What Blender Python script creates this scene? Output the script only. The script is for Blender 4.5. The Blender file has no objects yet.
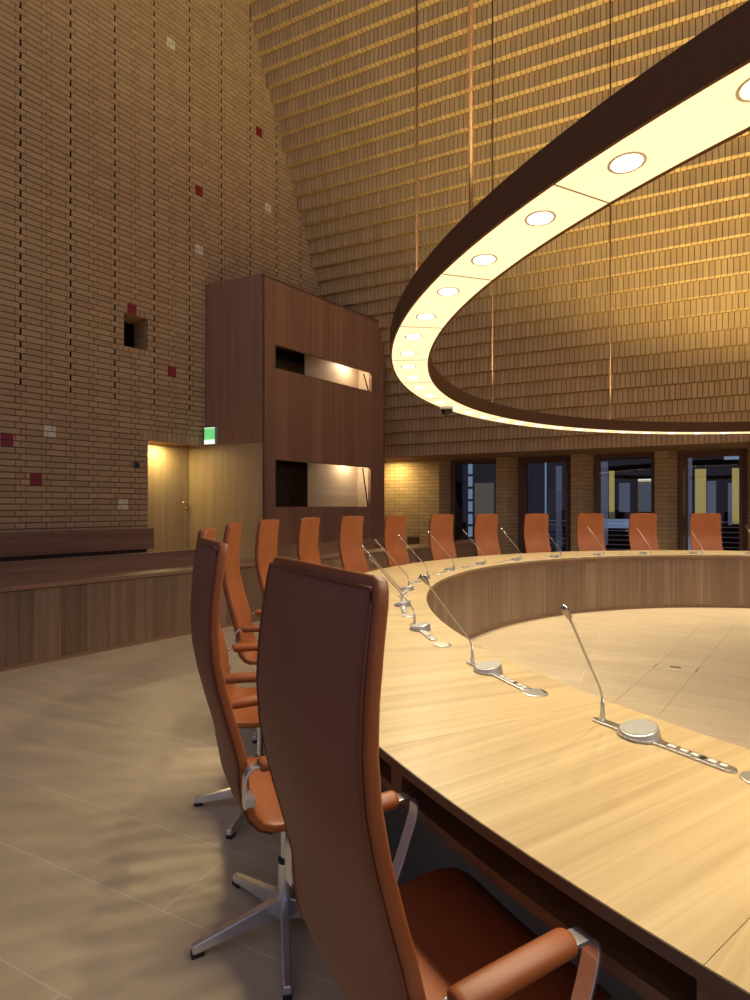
import bpy, bmesh, math, random
from math import sin, cos, pi, radians as R
from mathutils import Vector, Matrix

random.seed(7)
SC = bpy.context.scene
COL = SC.collection

# ------------------------------------------------------------------ camera and room measures
F, YH, CAMZ = 571.4, 507.2, 1.411          # focal length in pixels, horizon row, eye height
CX, CY = 4.544, 3.854                      # centre of the round table and of the ring lamp
AL = R(51.2)                               # direction of the left wall
AB = R(-26.17)                             # direction of the back wall


def frame(ang, loc=(0, 0, 0)):
    return Matrix.Translation(loc) @ Matrix.Rotation(ang, 4, 'Z')


ML, MBK = frame(AL), frame(AB)
Lx, Lp = Vector((cos(AL), sin(AL))), Vector((-sin(AL), cos(AL)))
Ux, Uq = Vector((cos(AB), sin(AB))), Vector((-sin(AB), cos(AB)))


def wl(px, p):
    """along-wall coordinate s and depth on the vertical plane at distance p, left wall direction"""
    r = Vector(((px - 375) / F, 1.0))
    d = p / r.dot(Lp)
    return (r * d).dot(Lx), d


def wb(px, q):
    r = Vector(((px - 375) / F, 1.0))
    d = q / r.dot(Uq)
    return (r * d).dot(Ux), d


def zat(y, d):
    return CAMZ - (y - YH) * d / F


# ------------------------------------------------------------------ mesh building
class MB:
    def __init__(self):
        self.v, self.f, self.m, self.t = [], [], [], []

    def quad(self, pts, mat=0, tone=0.5):
        b = len(self.v)
        self.v += [tuple(p) for p in pts]
        self.f.append(tuple(range(b, b + len(pts))))
        self.m.append(mat)
        self.t.append(tone)

    def box(self, x0, x1, y0, y1, z0, z1, mat=0, tone=0.5, skip=''):
        b = len(self.v)
        self.v += [(x0, y0, z0), (x1, y0, z0), (x1, y1, z0), (x0, y1, z0), (x0, y0, z1), (x1, y0, z1), (x1, y1, z1), (x0, y1, z1)]
        fs = [(0, 3, 2, 1), (4, 5, 6, 7), (0, 1, 5, 4), (1, 2, 6, 5), (2, 3, 7, 6), (3, 0, 4, 7)]
        for f, n in zip(fs, 'dufrbl'):
            if n in skip:
                continue
            self.f.append(tuple(b + i for i in f))
            self.m.append(mat)
            self.t.append(tone)

    def prism(self, poly, z0, z1, mat=0, tone=0.5):
        n, b = len(poly), len(self.v)
        self.v += [(x, y, z0) for x, y in poly] + [(x, y, z1) for x, y in poly]
        self.f.append(tuple(b + i for i in reversed(range(n))))
        self.f.append(tuple(b + n + i for i in range(n)))
        for i in range(n):
            j = (i + 1) % n
            self.f.append((b + i, b + j, b + n + j, b + n + i))
        self.m += [mat] * (n + 2)
        self.t += [tone] * (n + 2)

    def lathe(self, prof, n=24, cx=0, cy=0, mat=0, cap=True):
        b = len(self.v)
        for r, z in prof:
            for k in range(n):
                a = 2 * pi * k / n
                self.v.append((cx + r * cos(a), cy + r * sin(a), z))
        for i in range(len(prof) - 1):
            for k in range(n):
                k2 = (k + 1) % n
                self.f.append((b + i * n + k, b + i * n + k2, b + (i + 1) * n + k2, b + (i + 1) * n + k))
                self.m.append(mat); self.t.append(.5)
        if cap:
            self.f.append(tuple(b + k for k in reversed(range(n))))
            e = b + (len(prof) - 1) * n
            self.f.append(tuple(e + k for k in range(n)))
            self.m += [mat] * 2; self.t += [.5] * 2

    def tube(self, pts, rad, n=8, mat=0):
        """round tube along points, rad a number or a list"""
        pts = [Vector(p) for p in pts]
        rad = rad if isinstance(rad, (list, tuple)) else [rad] * len(pts)
        ref = Vector((0.13, 0.31, 0.94)).normalized()
        self.sweep(pts, [[(r * cos(2 * pi * k / n), r * sin(2 * pi * k / n)) for k in range(n)] for r in rad], ref, mat)

    def sweep(self, pts, sections, ref, mat=0, closed=False):
        pts = [Vector(p) for p in pts]
        b, n, N = len(self.v), len(sections[0]), len(pts)
        for i, p in enumerate(pts):
            t = (pts[(i + 1) % N] - pts[i - 1]) if closed else (pts[min(i + 1, N - 1)] - pts[max(i - 1, 0)])
            t.normalize()
            x = ref.cross(t)
            if x.length < 1e-4:
                x = Vector((1, 0, 0)).cross(t)
            x.normalize()
            y = t.cross(x)
            for (u, w) in sections[i]:
                self.v.append(tuple(p + x * u + y * w))
        for i in range(N if closed else N - 1):
            i2 = (i + 1) % N
            for k in range(n):
                k2 = (k + 1) % n
                self.f.append((b + i * n + k, b + i * n + k2, b + i2 * n + k2, b + i2 * n + k))
                self.m.append(mat); self.t.append(.5)
        if not closed:
            self.f.append(tuple(b + k for k in reversed(range(n))))
            self.f.append(tuple(b + (N - 1) * n + k for k in range(n)))
            self.m += [mat] * 2; self.t += [.5] * 2

    def arc(self, r0, r1, z0, z1, a0, a1, n, mat=0, close=True):
        """ring sector block, angles in radians"""
        b = len(self.v)
        full = abs(a1 - a0) > 2 * pi - 1e-6
        N = n if full else n + 1
        for i in range(N):
            a = a0 + (a1 - a0) * i / n
            c, s = cos(a), sin(a)
            self.v += [(r0 * c, r0 * s, z0), (r1 * c, r1 * s, z0), (r1 * c, r1 * s, z1), (r0 * c, r0 * s, z1)]
        for i in range(n):
            j = (i + 1) % N
            for k in range(4):
                k2 = (k + 1) % 4
                self.f.append((b + 4 * i + k, b + 4 * i + k2, b + 4 * j + k2, b + 4 * j + k))
                self.m.append(mat); self.t.append(.5)
        if not full:
            self.f.append((b + 3, b + 2, b + 1, b))
            e = b + 4 * n
            self.f.append((e, e + 1, e + 2, e + 3))
            self.m += [mat] * 2; self.t += [.5] * 2

    def build(self, name, mats, parent=None, mw=None, smooth=False, tone=False, bevel=0, seg=2, flip=True):
        me = bpy.data.meshes.new(name)
        me.from_pydata(self.v, [], self.f)
        mats = mats if isinstance(mats, (list, tuple)) else [mats]
        for m in mats:
            me.materials.append(m)
        me.polygons.foreach_set('material_index', self.m)
        if tone:
            at = me.attributes.new('tone', 'FLOAT', 'FACE')
            at.data.foreach_set('value', self.t)
        if flip:
            bm = bmesh.new(); bm.from_mesh(me)
            bmesh.ops.recalc_face_normals(bm, faces=bm.faces)
            bm.to_mesh(me); bm.free()
        if smooth:
            me.polygons.foreach_set('use_smooth', [True] * len(me.polygons))
        me.update()
        o = bpy.data.objects.new(name, me)
        COL.objects.link(o)
        if parent is not None:
            o.parent = parent
        if mw is not None:
            o.matrix_local = mw
        if bevel:
            md = o.modifiers.new('bevel', 'BEVEL')
            md.width, md.segments, md.limit_method, md.angle_limit = bevel, seg, 'ANGLE', R(40)
            if smooth:
                md.harden_normals = False
        return o


def tag(o, label=None, cat=None, group=None, kind=None):
    if label: o['label'] = label
    if cat: o['category'] = cat
    if group: o['group'] = group
    if kind: o['kind'] = kind
    return o


def empty(name, mw, label=None, cat=None, group=None, kind=None):
    o = bpy.data.objects.new(name, None)
    o.empty_display_size = .2
    COL.objects.link(o)
    o.matrix_world = mw
    return tag(o, label, cat, group, kind)


def kids(o):
    return [c for c in bpy.data.objects if c.parent == o]


def copy_tree(src, parent=None, mw=None, children=None):
    """a thing, its parts and their sub-parts; mesh data shared"""
    children = children if children is not None else CH(src)
    c = src.copy()
    COL.objects.link(c)
    c.parent = parent
    if mw is not None:
        c.matrix_local = mw
    for ch in children:
        copy_tree(ch[0], c, None, ch[1])
    return c


def CH(o):
    return [(k, CH(k)) for k in kids(o)]


def structure(o):
    o['kind'] = 'structure'
    return o


# ------------------------------------------------------------------ materials
def new_mat(name):
    m = bpy.data.materials.new(name)
    m.use_nodes = True
    nt = m.node_tree
    return m, nt, nt.nodes['Principled BSDF']


def N(nt, typ, **kw):
    n = nt.nodes.new(typ)
    for k, v in kw.items():
        if k in n.inputs.keys() if isinstance(k, str) else False:
            n.inputs[k].default_value = v
        else:
            setattr(n, k, v)
    return n


def math_(nt, op, a, b=None, c=None):
    n = nt.nodes.new('ShaderNodeMath'); n.operation = op
    for i, x in enumerate((a, b, c)):
        if x is None: continue
        if isinstance(x, (int, float)): n.inputs[i].default_value = x
        else: nt.links.new(x, n.inputs[i])
    return n.outputs[0]


def plain(name, col, rough=.5, metal=0, spec=.5, emit=None, strength=0, coat=0):
    m, nt, b = new_mat(name)
    b.inputs['Base Color'].default_value = (*col, 1)
    b.inputs['Roughness'].default_value = rough
    b.inputs['Metallic'].default_value = metal
    b.inputs['Specular IOR Level'].default_value = spec
    b.inputs['Coat Weight'].default_value = coat
    if emit:
        b.inputs['Emission Color'].default_value = (*emit, 1)
        b.inputs['Emission Strength'].default_value = strength
    # faint unevenness of the finish
    tc = nt.nodes.new('ShaderNodeTexCoord')
    no = nt.nodes.new('ShaderNodeTexNoise'); no.inputs['Scale'].default_value = 35
    nt.links.new(tc.outputs['Object'], no.inputs['Vector'])
    nt.links.new(math_(nt, 'MULTIPLY_ADD', no.outputs['Fac'], .1, max(0, rough - .05)), b.inputs['Roughness'])
    return m


def ramp2(nt, fac, c1, c2, p1=.3, p2=.7):
    r = nt.nodes.new('ShaderNodeValToRGB')
    r.color_ramp.elements[0].position = p1; r.color_ramp.elements[0].color = (*c1, 1)
    r.color_ramp.elements[1].position = p2; r.color_ramp.elements[1].color = (*c2, 1)
    nt.links.new(fac, r.inputs['Fac'])
    return r.outputs['Color']


def wood(name, c1, c2, grain=2, plank=0, width=.3, vary=.35, rough=.45, seam=.0, fine=40., spec=.4):
    """grain: axis the fibres follow, plank: axis across which boards change, in object coordinates"""
    m, nt, b = new_mat(name)
    tc = nt.nodes.new('ShaderNodeTexCoord')
    oi = nt.nodes.new('ShaderNodeObjectInfo')
    sp = nt.nodes.new('ShaderNodeSeparateXYZ')
    nt.links.new(tc.outputs['Object'], sp.inputs[0])
    pc = math_(nt, 'DIVIDE', sp.outputs[plank], width)
    idx = math_(nt, 'FLOOR', pc)
    wn = nt.nodes.new('ShaderNodeTexWhiteNoise'); wn.noise_dimensions = '1D'
    nt.links.new(math_(nt, 'ADD', math_(nt, 'MULTIPLY', oi.outputs['Random'], 91.7), idx), wn.inputs['W'])
    rnd = wn.outputs['Value']
    sc = [fine, fine, fine]; sc[grain] = 1.1
    mp = nt.nodes.new('ShaderNodeMapping'); mp.inputs['Scale'].default_value = sc
    nt.links.new(tc.outputs['Object'], mp.inputs['Vector'])
    va = nt.nodes.new('ShaderNodeVectorMath'); va.operation = 'ADD'
    cb = nt.nodes.new('ShaderNodeCombineXYZ')
    for i in range(3): nt.links.new(math_(nt, 'MULTIPLY', rnd, 37.0), cb.inputs[i])
    nt.links.new(mp.outputs[0], va.inputs[0]); nt.links.new(cb.outputs[0], va.inputs[1])
    n1 = nt.nodes.new('ShaderNodeTexNoise'); n1.inputs['Scale'].default_value = .35; n1.inputs['Detail'].default_value = 5; n1.inputs['Distortion'].default_value = .6
    n2 = nt.nodes.new('ShaderNodeTexNoise'); n2.inputs['Scale'].default_value = 1.6; n2.inputs['Detail'].default_value = 3
    nt.links.new(va.outputs[0], n1.inputs['Vector']); nt.links.new(va.outputs[0], n2.inputs['Vector'])
    g = math_(nt, 'ADD', math_(nt, 'MULTIPLY', n1.outputs['Fac'], .68), math_(nt, 'MULTIPLY', n2.outputs['Fac'], .32))
    col = ramp2(nt, g, c1, c2, .34, .66)
    val = math_(nt, 'ADD', math_(nt, 'MULTIPLY', rnd, vary), 1 - vary / 2)
    if seam:
        fr = math_(nt, 'FRACT', pc)
        edge = math_(nt, 'LESS_THAN', math_(nt, 'MINIMUM', fr, math_(nt, 'SUBTRACT', 1.0, fr)), seam / width)
        val = math_(nt, 'MULTIPLY', val, math_(nt, 'SUBTRACT', 1.0, math_(nt, 'MULTIPLY', edge, .45)))
    mx = nt.nodes.new('ShaderNodeVectorMath'); mx.operation = 'SCALE'
    nt.links.new(col, mx.inputs[0]); nt.links.new(val, mx.inputs['Scale'])
    nt.links.new(mx.outputs[0], b.inputs['Base Color'])
    b.inputs['Specular IOR Level'].default_value = spec
    nt.links.new(math_(nt, 'MULTIPLY_ADD', n2.outputs['Fac'], .15, rough - .07), b.inputs['Roughness'])
    bp = nt.nodes.new('ShaderNodeBump'); bp.inputs['Strength'].default_value = .05; bp.inputs['Distance'].default_value = .01
    nt.links.new(n2.outputs['Fac'], bp.inputs['Height']); nt.links.new(bp.outputs[0], b.inputs['Normal'])
    return m


def brick_mat(name, c1, c2):
    m, nt, b = new_mat(name)
    at = nt.nodes.new('ShaderNodeAttribute'); at.attribute_name = 'tone'
    tc = nt.nodes.new('ShaderNodeTexCoord')
    no = nt.nodes.new('ShaderNodeTexNoise'); no.inputs['Scale'].default_value = 28; no.inputs['Detail'].default_value = 4
    nt.links.new(tc.outputs['Object'], no.inputs['Vector'])
    f = math_(nt, 'ADD', math_(nt, 'MULTIPLY', at.outputs['Fac'], .75), math_(nt, 'MULTIPLY', no.outputs['Fac'], .25))
    nt.links.new(ramp2(nt, f, c1, c2, .1, .9), b.inputs['Base Color'])
    b.inputs['Roughness'].default_value = .85
    b.inputs['Specular IOR Level'].default_value = .25
    bp = nt.nodes.new('ShaderNodeBump'); bp.inputs['Strength'].default_value = .25; bp.inputs['Distance'].default_value = .004
    nt.links.new(no.outputs['Fac'], bp.inputs['Height']); nt.links.new(bp.outputs[0], b.inputs['Normal'])
    return m


def leather(name, c1, c2, rough=.42):
    m, nt, b = new_mat(name)
    tc = nt.nodes.new('ShaderNodeTexCoord')
    no = nt.nodes.new('ShaderNodeTexNoise'); no.inputs['Scale'].default_value = 5; no.inputs['Detail'].default_value = 3
    vo = nt.nodes.new('ShaderNodeTexVoronoi'); vo.inputs['Scale'].default_value = 420
    for x in (no, vo): nt.links.new(tc.outputs['Object'], x.inputs['Vector'])
    nt.links.new(ramp2(nt, no.outputs['Fac'], c1, c2), b.inputs['Base Color'])
    b.inputs['Roughness'].default_value = rough
    b.inputs['Specular IOR Level'].default_value = .45
    bp = nt.nodes.new('ShaderNodeBump'); bp.inputs['Strength'].default_value = .08; bp.inputs['Distance'].default_value = .002
    nt.links.new(vo.outputs['Distance'], bp.inputs['Height']); nt.links.new(bp.outputs[0], b.inputs['Normal'])
    return m


def stone_floor(name):
    m, nt, b = new_mat(name)
    tc = nt.nodes.new('ShaderNodeTexCoord')
    mp = nt.nodes.new('ShaderNodeMapping'); mp.inputs['Location'].default_value = (.55, -1.465 + .38 * 10, 0)
    nt.links.new(tc.outputs['Object'], mp.inputs['Vector'])
    br = nt.nodes.new('ShaderNodeTexBrick')
    br.inputs['Scale'].default_value = 1; br.inputs['Brick Width'].default_value = 2.7; br.inputs['Row Height'].default_value = .38
    br.inputs['Mortar Size'].default_value = .0036; br.inputs['Mortar Smooth'].default_value = .2; br.inputs['Bias'].default_value = 0
    br.offset = .37
    br.inputs['Color1'].default_value = (.53, .42, .275, 1); br.inputs['Color2'].default_value = (.58, .465, .31, 1)
    br.inputs['Mortar'].default_value = (.645, .555, .42, 1)
    nt.links.new(mp.outputs[0], br.inputs['Vector'])
    st = nt.nodes.new('ShaderNodeMapping'); st.inputs['Scale'].default_value = (.9, 3.2, 1)
    nt.links.new(tc.outputs['Object'], st.inputs['Vector'])
    no = nt.nodes.new('ShaderNodeTexNoise'); no.inputs['Scale'].default_value = 1.7; no.inputs['Detail'].default_value = 6; no.inputs['Distortion'].default_value = 1.2
    nt.links.new(st.outputs[0], no.inputs['Vector'])
    sc = nt.nodes.new('ShaderNodeVectorMath'); sc.operation = 'SCALE'
    nt.links.new(br.outputs['Color'], sc.inputs[0])
    nt.links.new(math_(nt, 'MULTIPLY_ADD', no.outputs['Fac'], .5, .75), sc.inputs['Scale'])
    nt.links.new(sc.outputs[0], b.inputs['Base Color'])
    nt.links.new(math_(nt, 'MULTIPLY_ADD', no.outputs['Fac'], .2, .3), b.inputs['Roughness'])
    b.inputs['Specular IOR Level'].default_value = .35
    return m


def emitter(name, col, strength, grain=False):
    m, nt, b = new_mat(name)
    b.inputs['Base Color'].default_value = (.6, .5, .35, 1)
    b.inputs['Roughness'].default_value = .5
    b.inputs['Emission Color'].default_value = (*col, 1)
    b.inputs['Emission Strength'].default_value = strength
    tc = nt.nodes.new('ShaderNodeTexCoord')
    mp = nt.nodes.new('ShaderNodeMapping'); mp.inputs['Scale'].default_value = (30, 1.5, 30) if grain else (2, 2, 2)
    no = nt.nodes.new('ShaderNodeTexNoise'); no.inputs['Scale'].default_value = 1.5; no.inputs['Detail'].default_value = 3
    nt.links.new(tc.outputs['Object'], mp.inputs['Vector']); nt.links.new(mp.outputs[0], no.inputs['Vector'])
    nt.links.new(math_(nt, 'MULTIPLY_ADD', no.outputs['Fac'], strength * .3, strength * .85), b.inputs['Emission Strength'])
    return m


def glass(name, tint=(1, 1, 1), rough=0.0):
    m, nt, b = new_mat(name)
    b.inputs['Base Color'].default_value = (*tint, 1)
    b.inputs['Roughness'].default_value = rough
    b.inputs['IOR'].default_value = 1.45
    tr = nt.nodes.new('ShaderNodeBsdfTransparent'); tr.inputs['Color'].default_value = (*tint, 1)
    gl = nt.nodes.new('ShaderNodeBsdfGlossy'); gl.inputs['Roughness'].default_value = rough
    fr = nt.nodes.new('ShaderNodeFresnel'); fr.inputs['IOR'].default_value = 1.5
    mx = nt.nodes.new('ShaderNodeMixShader')
    nt.links.new(fr.outputs[0], mx.inputs[0]); nt.links.new(tr.outputs[0], mx.inputs[1]); nt.links.new(gl.outputs[0], mx.inputs[2])
    nt.links.new(mx.outputs[0], nt.nodes['Material Output'].inputs['Surface'])
    return m


BRICK = brick_mat('pale_clay_brick', (.48, .325, .165), (.575, .40, .205))
MORTAR = plain('lime_mortar', (.245, .148, .072), .9, spec=.1)
CAVITY_SHADE = plain('dark_cavity', (.012, .010, .009), .9, spec=.05)  # near-black colour standing in for shade inside joints and cavities
BROWN = [(.265, .134, .074), (.36, .198, .113)]
W_BOOTH = wood('booth_oak', *BROWN, grain=2, plank=0, width=.29, vary=.22, rough=.5, seam=.0015)
W_FRONT = wood('smoked_oak_boards', (.15, .09, .055), (.27, .165, .105), grain=2, plank=0, width=.23, vary=.5, rough=.5, seam=.0015)
W_RAIL = wood('smoked_oak_rail', (.20, .105, .06), (.33, .18, .105), grain=0, plank=0, width=1.9, vary=.25, rough=.38)
W_DOOR = wood('door_oak', (.36, .255, .13), (.46, .34, .185), grain=2, plank=0, width=.33, vary=.15, rough=.45)
W_PALE = wood('pale_oak', (.50, .37, .24), (.66, .51, .35), grain=0, plank=2, width=.19, vary=.12, rough=.5)
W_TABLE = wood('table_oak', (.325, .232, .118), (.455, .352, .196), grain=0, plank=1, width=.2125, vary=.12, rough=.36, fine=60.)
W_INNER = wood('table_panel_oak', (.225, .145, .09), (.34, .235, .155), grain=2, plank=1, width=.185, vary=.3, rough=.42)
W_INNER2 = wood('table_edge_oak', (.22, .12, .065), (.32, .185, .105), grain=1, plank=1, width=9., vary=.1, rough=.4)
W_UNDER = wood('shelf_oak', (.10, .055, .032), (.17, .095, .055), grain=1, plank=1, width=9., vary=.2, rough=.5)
W_FRAME = wood('window_frame_oak', (.11, .05, .028), (.18, .085, .045), grain=2, plank=0, width=.5, vary=.2, rough=.45)
LEATHER = leather('cognac_leather', (.205, .056, .0145), (.25, .07, .019))
LEATHER_SHADED = leather('cognac_leather_back', (.17, .060, .031), (.20, .072, .037), .55)  # same leather in a duller tone, for the weak light behind the chair
PIPING = leather('dark_piping', (.12, .035, .02), (.16, .05, .025), .5)
CHROME = plain('polished_aluminium', (.72, .73, .77), .24, .85)
STEEL = plain('brushed_steel', (.62, .62, .62), .3, 1)
SATIN = plain('satin_silver', (.45, .44, .43), .38, .8)
MESH_G = plain('speaker_grille', (.27, .265, .25), .6, .3)
RUBBER = plain('black_rubber', (.012, .012, .013), .5)
BLACKG = plain('black_gloss', (.006, .006, .007), .12)
RINGB = plain('bronze_ring_paint', (.135, .064, .026), .6, spec=.12)
ROD = plain('copper_rod', (.075, .029, .013), .6, .1)
SOFFIT = plain('brown_soffit', (.27, .17, .10), .8, spec=.1)
REDT = plain('red_glaze', (.27, .008, .018), .3)
WHITET = plain('white_glaze', (.82, .76, .56), .35)
DIFF = emitter('glowing_diffuser', (1, .85, .50), 1.02, grain=True)
SPOTE = emitter('downlight_lens', (1, .90, .66), 9.0)
FLOORM = stone_floor('limestone_tiles')
GLASSM = glass('clear_glass', (.93, .96, .97))
GREEN = emitter('exit_green', (.05, .62, .16), 1.0)
EXITW = emitter('exit_white', (.82, 1, .86), 1.05)

# ------------------------------------------------------------------ floor
mb = MB(); mb.box(-14, 16, -9, 19, -.06, 0)
structure(mb.build('floor', FLOORM, mw=MBK))
mb = MB()   # raised gallery behind the oak barrier
mb.prism([(-5, 5.62), (10.95, 5.62), (9.4, 10.3), (-5, 10.3)], .0, .45)
structure(mb.build('floor_gallery', FLOORM, mw=ML))

# ------------------------------------------------------------------ left wall: coursed bricks with open joints
WP = 8.58                    # distance of the wall face
S0, S1 = -1.0, 10.2
CO = .085
DOOR = (4.861, 6.30, .45, 2.4735)
HOLE = (4.463, 4.861, 3.9185, 4.4285)


def cut(s0, s1, z0, z1, holes):
    """pieces of [s0, s1] outside the holes that meet [z0, z1]"""
    out = [(s0, s1)]
    for h in holes:
        if z1 <= h[2] + 1e-4 or z0 >= h[3] - 1e-4: continue
        nxt = []
        for a, b in out:
            if h[1] <= a or h[0] >= b: nxt.append((a, b)); continue
            if h[0] > a + .02: nxt.append((a, h[0]))
            if h[1] < b - .02: nxt.append((h[1], b))
        out = nxt
    return out


mb = MB()
COLS = [3.02 + .65 * j for j in range(-7, 12)]
LINTEL = (DOOR[0] - .085, DOOR[1], DOOR[3], DOOR[3] + .17)
HB, HT = (HOLE[0] - .09, HOLE[1] + .0, HOLE[2] - .085, HOLE[2]), (HOLE[0], HOLE[1], HOLE[3], HOLE[3] + .085)
for k in range(0, 137):
    zb = .0085 + CO * k
    z0, z1 = zb + .008, zb + CO - .008
    if zb < .4: continue
    arow = (k % 2 == 0)
    opn = arow and 36 <= k
    holes = [DOOR, HOLE, LINTEL, HB, HT]
    # mortar strips (with gaps at the open joints), dark strips in the gaps stand in for shade
    gaps = []
    for c in COLS:
        base = c if arow else c - .325
        tone = random.random
        # stretcher, header, stretcher from one joint to the next
        j = .0125 if opn else .005
        for a, b in ((base + (j if arow else .005), base + .26 - .005), (base + .26 + .005, base + .39 - .005), (base + .39 + .005, base + .65 - (j if arow else .005))):
            for (p, q) in cut(a, b, z0, z1, holes):
                if q < S0 or p > S1: continue
                t = random.random()
                dy = random.uniform(-.0015, .0015)
                mb.box(p, q, WP + dy, WP + .1, z0, z1, 0, t, skip='b')
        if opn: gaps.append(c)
    segs = cut(S0, S1, zb, zb + CO, [DOOR, HOLE])
    for a, b in segs:
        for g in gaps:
            if a + .1 < g < b - .02: mb.box(g - .0125, g + .0125, WP + .006, WP + .05, z0 - .002, z1 + .002, 2)  # black strip inside the joint, in place of its shade
        cuts = [a] + [x for g in gaps if a < g < b for x in (g - .011, g + .011)] + [b]
        for i in range(0, len(cuts), 2):
            p, q = cuts[i], cuts[i + 1]
            mb.quad([(p, WP + .012, zb), (q, WP + .012, zb), (q, WP + .012, zb + CO), (p, WP + .012, zb + CO)], 1)
# soldiers over the door and round the niche
x = LINTEL[0]
while x < LINTEL[1] - .05:
    mb.box(x + .005, x + .08, WP, WP + .35, LINTEL[2] + .005, LINTEL[3] - .005, 0, random.random()); x += .085
for h in (HB, HT):
    x = h[0]
    while x < h[1] - .03:
        mb.box(x + .005, min(x + .08, h[1]), WP, WP + .2, h[2] + .005, h[3] - .005, 0, random.random()); x += .085
# cavity wall behind the joints, door reveal, niche reveal
for a, b, z0, z1 in ((S0, DOOR[0], .4, 11.7), (DOOR[0], DOOR[1], DOOR[3] + .17, 11.7), (DOOR[1], S1, .4, 11.7)):
    for p, q in cut(a, b, 3.9, 4.5, [HOLE]) if False else [(a, b)]:
        pass
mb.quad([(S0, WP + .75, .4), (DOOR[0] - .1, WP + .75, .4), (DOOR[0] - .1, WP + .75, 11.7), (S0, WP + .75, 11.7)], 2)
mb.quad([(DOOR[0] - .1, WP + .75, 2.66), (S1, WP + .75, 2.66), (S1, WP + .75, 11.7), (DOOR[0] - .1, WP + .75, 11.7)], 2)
mb.box(DOOR[0] - .12, DOOR[0], WP + .02, WP + .36, .42, DOOR[3] + .02, 0, .5)
NB = WP + .44
hz = HOLE
for zk in range(6):          # brick courses on the niche's reveals
    za = hz[2] + CO * zk
    for i in range(2):
        ya = WP + .01 + .22 * i
        mb.box(hz[1], hz[1] + .1, ya + .1, min(ya + .31, NB), za + .005, za + .08, 0, random.random())
        mb.box(hz[0] - .1, hz[0], ya, min(ya + .21, NB), za + .005, za + .08, 0, random.random())
mb.box(hz[1] + .012, hz[1] + .1, WP + .02, NB, hz[2], hz[3], 1)
mb.box(hz[0] - .1, hz[0] - .012, WP + .02, NB, hz[2], hz[3], 1)
mb.box(hz[0] - .1, hz[1] + .1, WP + .02, NB, hz[2] - .08, hz[2], 0, .5)
mb.box(hz[0] - .1, hz[1] + .1, WP + .02, NB, hz[3], hz[3] + .08, 0, .5)
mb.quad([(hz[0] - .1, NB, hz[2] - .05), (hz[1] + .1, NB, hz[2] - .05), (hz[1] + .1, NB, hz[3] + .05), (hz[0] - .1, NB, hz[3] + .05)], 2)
WALL_L = structure(mb.build('wall_left', [BRICK, MORTAR, CAVITY_SHADE], mw=ML, tone=True))
# soffit of the door recess
mb = MB(); mb.box(DOOR[0] - .1, DOOR[1], WP + .12, WP + .42, DOOR[3], DOOR[3] + .05)
structure(mb.build('trim_1', SOFFIT, mw=ML))

# coloured glazed tiles set in pairs on the left wall
TILES = [
    (259, 132, 'r', 'dark red glazed tile pair highest up the wall, beside the roof slope'),
    (199, 190, 'r', 'dark red glazed tile pair on the wall high above the square niche'),
    (132, 309, 'r', 'dark red glazed tile pair directly above the square niche'),
    (172, 371, 'r', 'dark red glazed tile pair between the square niche and the booth'),
    (7, 440, 'r', 'dark red glazed tile pair at the far left end of the brick wall'),
    (36, 480, 'r', 'dark red glazed tile pair low on the wall, nearest above the long bench'),
    (171, 43, 'w', 'cream glazed tile pair highest on the brick wall'),
    (268, 207, 'w', 'cream glazed tile pair close to the roof slope above the booth'),
    (199, 248, 'w', 'cream glazed tile pair on the wall just above the booth top'),
    (50, 433, 'w', 'cream glazed tile pair near the far left red pair'),
    (123, 506, 'w', 'cream glazed tile pair low beside the oak door'),
]
for px, py, c, lab in TILES:
    s, d = wl(px, WP); z = zat(py, d)
    z = .0085 + CO * round((z - .0085) / CO)
    root = empty('glazed_tile_pair', ML @ Matrix.Translation((s, WP, z - CO)), lab, 'wall tile', 'glazed tiles set in the brick wall')
    for i in range(2):
        sh = 0 if c == 'r' else (.03 if i else -.03)
        if c == 'r':
            mb = MB(); mb.box(-.075, .075, -.004, .05, CO * i + .006, CO * i + CO - .006)
            mb.build('tile', REDT, root, bevel=.002)
        else:
            for a, b in ((-.075, .0 + sh - .006), (sh + .006, .075)):
                mb = MB(); mb.box(a, b, -.004, .05, CO * i + .006, CO * i + CO - .006)
                mb.build('tile', WHITET, root, bevel=.002)
s, d = wl(136.5, WP); z = zat(465, d)
root = empty('wall_sensor', ML @ Matrix.Translation((s, WP, z)), 'small square black sensor on the brick wall left of the door', 'sensor')
mb = MB(); mb.box(-.05, .05, -.012, .05, -.055, .045); mb.build('plate', plain('sensor_plate', (.14, .09, .06), .6), root, bevel=.004)
mb = MB(); mb.box(-.03, .035, -.022, -.011, -.035, .03); mb.build('lens', BLACKG, root, bevel=.004)

# ------------------------------------------------------------------ door in the recess
dr = empty('door_1', ML @ Matrix.Translation((5.5, WP + .35, .45)), kind='structure')
mb = MB(); mb.box(-.75, .85, 0, .05, 0, 2.06); mb.build('door_leaf', W_DOOR, dr)
hs, hd = wl(186.5, WP + .35); hzz = zat(503, hd)
mb = MB()
mb.tube([(hs - 5.5, .01, hzz - .45), (hs - 5.5, -.05, hzz - .45), (hs - 5.51, -.06, hzz - .45), (hs - 5.62, -.06, hzz - .45)], .011, 10)
mb.lathe([(.02, -.008), (.02, .008)], 16)
h = mb.build('door_handle', plain('brass_handle', (.75, .5, .22), .25, 1), dr, smooth=True)
mb = MB(); mb.tube([(hs - 5.5, .0, hzz - .55), (hs - 5.5, -.015, hzz - .55)], .022, 14)
mb.build('lock_rose', plain('brass_rose', (.7, .47, .2), .3, 1), dr, smooth=True)

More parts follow.
